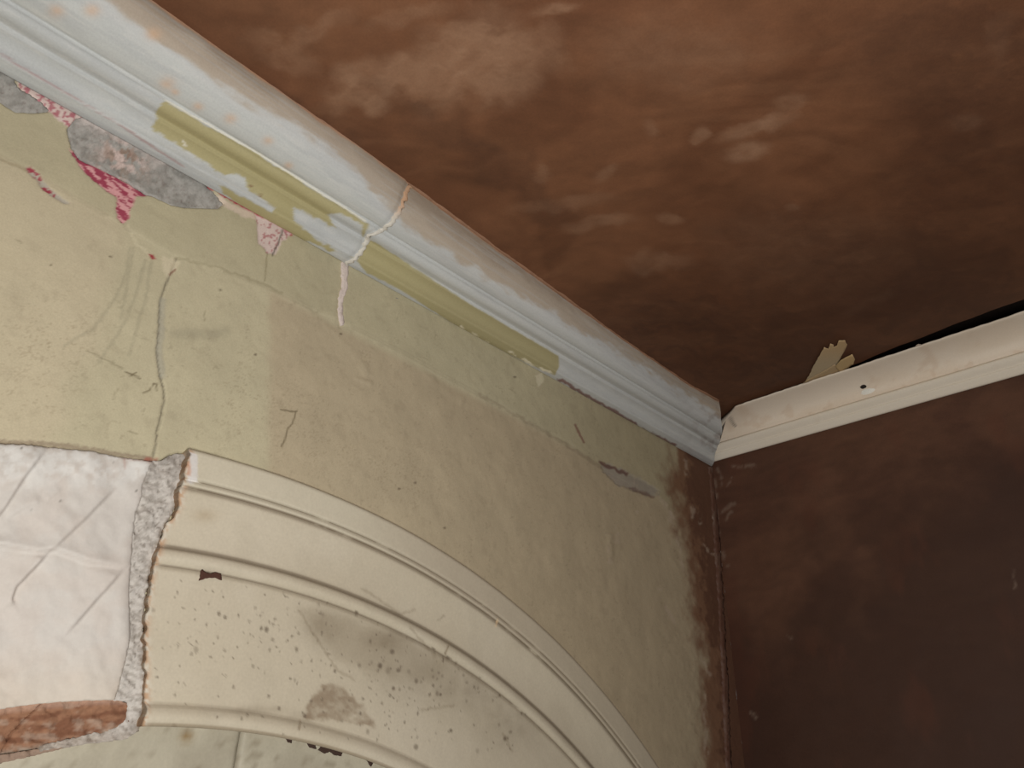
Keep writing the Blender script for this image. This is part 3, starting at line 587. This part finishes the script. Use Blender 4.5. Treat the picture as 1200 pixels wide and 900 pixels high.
# ------------------------------------------------------------------ torn masking tape sticking out of the gap over the coving
tape = empty('masking_tape_scrap', (-.62, 1.69, .95), kind='thing', label='torn beige masking tape sticking out over the coving near the corner', cat='tape')
def tape_piece(poly, dz, seed, colr):
    cx = np.mean([p[0] for p in poly]); 
    pl = lambda x, y, hh: on_ceil(x, y, .003+dz*.35+hh*.5)
    return sheet('tape_strip', ragged(poly, 2.5, .35, seed), pl, lambda a, b: .004*np.sin((a*.5+b*.9)/9+seed)*.5+0*a, M_TAPE, lambda a, b: mixc(np.tile(colr, (len(a), 1)), sm(430, 402, b)*.55, C(184, 146, 98)), tape, 2.2, .0006)
tape_piece([(928, 458), (944, 447), (948, 440), (956, 424), (966, 407), (971, 409), (973, 403), (977, 404), (977, 407), (981, 405), (983, 399), (990, 399), (993, 404), (989, 412), (981, 427), (979, 430), (960, 444), (946, 452)], .002, 1, C(176, 158, 128))
tape_piece([(934, 456), (946, 445), (962, 437), (978, 427), (984, 432), (987, 437), (965, 446)], .006, 2, C(172, 148, 114))
tape_piece([(979, 430), (983, 424), (993, 418), (999, 415), (1002, 421), (1000, 427), (990, 433), (985, 438)], .008, 3, C(180, 154, 112))

# ------------------------------------------------------------------ arch surround: painted moulding on the wall
def arch_profile():
    p = [(R_OUT, -.004), (R_OUT, .0105), (R_OUT-.003, .0125), (1.520, .0130), (1.5165, .0120), (1.5150, .0085), (1.5130, .0120), (1.5085, .0125), (1.5060, .0110), (1.5045, .0065), (1.5025, .0095), (1.498, .0110)]
    for t in np.linspace(.1, 1, 14): p.append((1.498-.073*t, .0110-.0115*math.sin(t*math.pi/2)**1.15))
    p += [(1.4225, -.0010), (1.4200, .0010)]
    for t in np.linspace(.1, 1, 8): p.append((1.4195-.0205*t, .0015+.0080*math.sin(math.pi*(.18+.70*t))))
    p += [(1.3975, .0030), (1.3962, .0012), (1.3945, .0030), (1.390, .0040), (1.236, .0040), (1.2335, .0028), (1.2310, .0045)]
    for t in np.linspace(.1, 1, 10): p.append((1.2310-.0234*t, .0045+.0075*math.sin(math.pi*(.08+.80*t))))
    p += [(R_IN-.0005, .0030), (R_IN, -.010), (R_IN, -.045)]
    q = [p[0]]
    for a, b in zip(p[:-1], p[1:]):
        n = max(1, int(math.hypot(b[0]-a[0], b[1]-a[1])/.0024)); q += [(a[0]+(b[0]-a[0])*k/n, a[1]+(b[1]-a[1])*k/n) for k in range(1, n+1)]
    return np.array(q)
AP = arch_profile()
bk = np.array([on_left(*q)[1:] for q in BROKEN]); br_r = np.hypot(bk[:, 0]-ARC[0], bk[:, 1]-ARC[1]); br_t = np.arctan2(bk[:, 0]-ARC[0], bk[:, 1]-ARC[1])
o_ = np.argsort(br_r)
def arch_th0(r): return np.interp(r, br_r[o_], br_t[o_])+(fbm(np.array(r)*120, np.array(r)*0, 5, 3)-.5)*.006
n = 620; tt = np.concatenate([np.linspace(0, .62, n-60), np.linspace(.63, 1, 60)]); m = len(AP); V3 = np.zeros((n, m, 3))
for i, (r_, dx) in enumerate(AP):
    t0 = float(arch_th0(r_)); th = t0+(math.pi/2-t0)*tt
    wob = (fbm(th*9, np.full(n, r_*9), 800, 3)-.5)*.0024+(fbm(th*60, np.full(n, r_*60), 801, 3)-.5)*.0008
    s = 1-dx; y = (ARC[0]+r_*np.sin(th))*s; z = (ARC[1]+r_*np.cos(th))*s
    V3[:, i, 0] = XL+dx+(wob if 0 < i < m-2 else 0); V3[:, i, 1] = np.minimum(y, YR-.002); V3[:, i, 2] = z
V = V3.reshape(-1, 3); px, py = proj(V); R = np.tile(AP[:, 0], n); TH = np.repeat(tt, m)
def arch_colour(px, py, V, R):
    Y, Z = V[:, 1], V[:, 2]; col = np.tile(C(190, 179, 158), (len(px), 1)); a = fbm(Y*6, Z*6, 810); b = fbm(Y*20, Z*20, 811)
    col = mixc(col, sm(.42, .68, a)*.5, C(182, 170, 147)); col = mixc(col, sm(.5, .75, b)*.3, C(176, 165, 144)); fil = R > 1.506
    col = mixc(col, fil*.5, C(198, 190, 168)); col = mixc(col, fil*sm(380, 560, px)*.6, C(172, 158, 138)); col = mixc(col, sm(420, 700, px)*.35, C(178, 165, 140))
    sp = R < 1.395
    # soot and mould on the flat
    for x, y, w, h_, s in ((380, 735, 26, 20, .45), (450, 750, 28, 14, .55), (540, 800, 50, 34, .35), (600, 850, 40, 30, .3), (300, 832, 30, 5, .4), (355, 840, 20, 6, .3), (470, 790, 40, 30, .2)):
        g = np.exp(-((px-x)/w)**2-((py-y)/h_)**2); col = mixc(col, sp*g*s*(.5+fbm(px/9, py/9, 815)), C(118, 104, 84))
    st = pmask(px, py, [(354, 841), (368, 814), (383, 801), (400, 803), (414, 815), (425, 826), (440, 852), (420, 849), (380, 842)], 3, 4, 880)*sp
    col = mixc(col, st*np.clip(1.3*fbm(px/9, py/7, 881)-.15+.25*np.exp(-np.abs(px-360)/10), 0, .75), C(128, 108, 86))
    st = pmask(px, py, [(352, 712), (400, 722), (470, 745), (530, 775), (510, 800), (430, 790), (395, 770), (368, 742)], 9, 6, 882, 14)*sp; col = mixc(col, st*.4, C(140, 126, 104))
    rnd = np.random.RandomState(11); dm = np.zeros(len(px)); sel = np.where((R < 1.40)&(px > 150)&(px < 700)&(py < 905))[0]; X, Yp = px[sel], py[sel]; acc = np.zeros(len(sel))
    for k in range(420):
        if k < 170: x, y = rnd.uniform(180, 620), rnd.uniform(690, 880)
        elif k < 320: x, y = rnd.normal(500, 60), rnd.normal(790, 38)
        else: x, y = rnd.normal(290, 60), rnd.normal(740, 34)
        r = rnd.choice([.8, 1.1, 1.5, 2.0, 2.6], p=[.45, .32, .15, .06, .02]); q = np.abs(X-x) < 6; d = np.hypot(X[q]-x, (Yp[q]-y)*rnd.uniform(.6, 1.2)); acc[q] = np.maximum(acc[q], (1-sm(r*.5, r*1.5, d))*rnd.uniform(.35, .95))
    dm[sel] = acc; col = mixc(col, dm*.8, C(84, 70, 56))
    for k, pl in enumerate([[(350, 715), (385, 770), (395, 785), (415, 797)], [(480, 735), (510, 770)], [(495, 832), (520, 828), (532, 826)], [(590, 860), (600, 880)], [(513, 727), (520, 722)], [(425, 690), (470, 720), (485, 715)]]):
        col = mixc(col, lmask(px, py, pl, 1.8, 1.8, 2, 830+k)*.35, C(120, 104, 82))
    # dark lines in the quirks: dirt with painted groove shade
    for r0, w, s in ((1.5150, .0014, .85), (1.5045, .0020, .95), (1.4215, .0030, .7), (1.3962, .0016, .8), (1.2335, .0022, .25)):
        col = mixc(col, np.exp(-((R-r0)/w)**2)*s*sm(.05, .35, fbm(Y*30, Z*30, 840)), C(96, 80, 62))
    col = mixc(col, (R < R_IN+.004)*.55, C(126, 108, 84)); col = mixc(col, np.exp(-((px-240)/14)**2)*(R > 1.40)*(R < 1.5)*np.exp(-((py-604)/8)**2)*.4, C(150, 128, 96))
    # joints across the moulding
    for k, pl in enumerate([[(583, 726), (581, 733)], [(352, 845), (350, 855)], [(525, 757), (522, 766)]]): col = mixc(col, lmask(px, py, pl, 1.8, 1, 1, 850+k)*.6, C(110, 90, 66) if k else C(220, 190, 150))
    # broken edge: crumbs of plaster and brick dust
    d = dline(px, py, BROKEN)[0]; c1 = sm(.4, .55, fbm(px/4, py/5, 860, 3)); e = np.exp(-(d/5.5)**2); col = mixc(col, e*.65, C(206, 196, 180)); col = mixc(col, e*c1*.75, C(172, 128, 88))
    col = mixc(col, pmask(px, py, [(222, 530), (232, 532), (231, 565), (219, 566), (222, 548)], 1, .8, 862)*.9, C(206, 200, 194)); col = mixc(col, pmask(px, py, [(219, 543), (223, 541), (224, 556), (219, 558)], 1, 1, 863)*.7, C(196, 152, 126))
    return col
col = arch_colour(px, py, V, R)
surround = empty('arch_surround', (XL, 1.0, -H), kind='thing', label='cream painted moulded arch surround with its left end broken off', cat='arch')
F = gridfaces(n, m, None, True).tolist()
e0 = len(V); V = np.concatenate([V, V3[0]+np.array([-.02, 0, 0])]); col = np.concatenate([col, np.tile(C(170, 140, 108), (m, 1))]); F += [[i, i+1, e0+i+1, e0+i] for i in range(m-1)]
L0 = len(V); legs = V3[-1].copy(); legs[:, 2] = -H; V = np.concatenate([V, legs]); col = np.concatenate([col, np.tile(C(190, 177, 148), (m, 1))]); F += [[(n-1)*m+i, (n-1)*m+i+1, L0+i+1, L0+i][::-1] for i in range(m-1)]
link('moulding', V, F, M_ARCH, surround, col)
AWP = lambda x, y, hh: on_left(x, y, .004)+np.array([hh, 0, 0])
sheet('paint_chip', ragged([(236, 668), (241, 671), (246, 673), (251, 671), (258, 673), (259, 680), (252, 677), (246, 677), (240, 678), (233, 681)], 2, .5, 51), AWP, lambda a, b: .0026+0*a, M_DARK, flat(C(74, 48, 38)), surround, 1.6, .004)

# ------------------------------------------------------------------ boards that close the arch
boarding = empty('arch_boarding', (XL-.03, .5, -H), kind='thing', label='cream painted upright boards closing the arch opening under its moulding', cat='boarding')
def board_col(Y, Z):
    px, py = proj(np.stack([np.full(len(Y), XL-.02), Y, Z], 1)); col = np.tile(C(172, 164, 144), (len(Y), 1)); col = mixc(col, sm(.45, .7, fbm(Y*14, Z*9, 900))*.6, C(152, 143, 124)); col = mixc(col, sm(.62, .72, vnoise(Y*160, Z*160, 903)*.6+.4*fbm(Y*30, Z*30, 902))*.5, C(124, 112, 92))
    col = mixc(col, np.exp(-((px-219)/7)**2-((py-863)/7)**2)*.85, C(132, 104, 60)); return mixc(col, np.exp(-((px-(220))/5)**2-((py-858)/4)**2)*.5, C(96, 74, 44))
def board(y0, y1):
    g = .0012; ya, yb = y0+g, y1-g; RB = R_IN+.012; ys = np.linspace(ya, yb, max(3, int((yb-ya)/.006))); zt = ARC[1]+np.sqrt(np.maximum(RB**2-(ys-ARC[0])**2, 0.0)); lev = np.concatenate([[0, .3, .6, .8], np.linspace(.84, 1, 40)])
    yy = np.repeat(ys, len(lev)); zz = (-H+(zt+H)[:, None]*lev[None]).ravel(); xx = np.full(len(yy), XL-.020)+(fbm(yy*12, zz*3, 910)-.5)*.0015
    ed = np.minimum(yy-ya, yb-yy); xx -= .0025*np.exp(-ed/.0012); V = np.stack([xx, yy, zz], 1); nb = len(lev); na = len(ys); F = gridfaces(na, nb, None, False).tolist(); m0 = len(V)
    B = V.copy(); B[:, 0] = XL-.042; V2 = np.concatenate([V, B]); ring = [i*nb for i in range(na)]+[(na-1)*nb+j for j in range(1, nb)]+[i*nb+nb-1 for i in range(na-2, -1, -1)]+[j for j in range(nb-2, 0, -1)]
    F += [[b, a, a+m0, b+m0] for a, b in zip(ring, ring[1:]+ring[:1])]; c = board_col(yy, zz); return link('board', V2, F, M_ARCH, boarding, np.concatenate([c, c]))
J = .5535
for k in range(-3, 4):
    a, b = J+k*.30, J+(k+1)*.30; a, b = max(a, ARC[0]-R_IN-.01), min(b, ARC[0]+R_IN+.01)
    if b-a > .02: board(a, b)
BP = lambda x, y, hh: on_left(x, y, -.020)+np.array([hh, 0, 0])
for k, poly in enumerate([[(334, 864), (342, 865), (341, 871), (337, 870)], [(358, 868), (368, 870), (370, 878), (362, 876)], [(372, 879), (377, 873), (386, 874), (390, 878), (394, 876), (402, 878), (399, 886), (391, 885), (386, 881), (380, 883)], [(428, 889), (438, 891), (434, 898)]]):
    sheet('paint_chip', ragged(poly, 1.5, .3, 60+k), BP, lambda a, b: .0020+0*a, M_DARK, flat(C(62, 46, 38)), boarding, 1.4, .004)
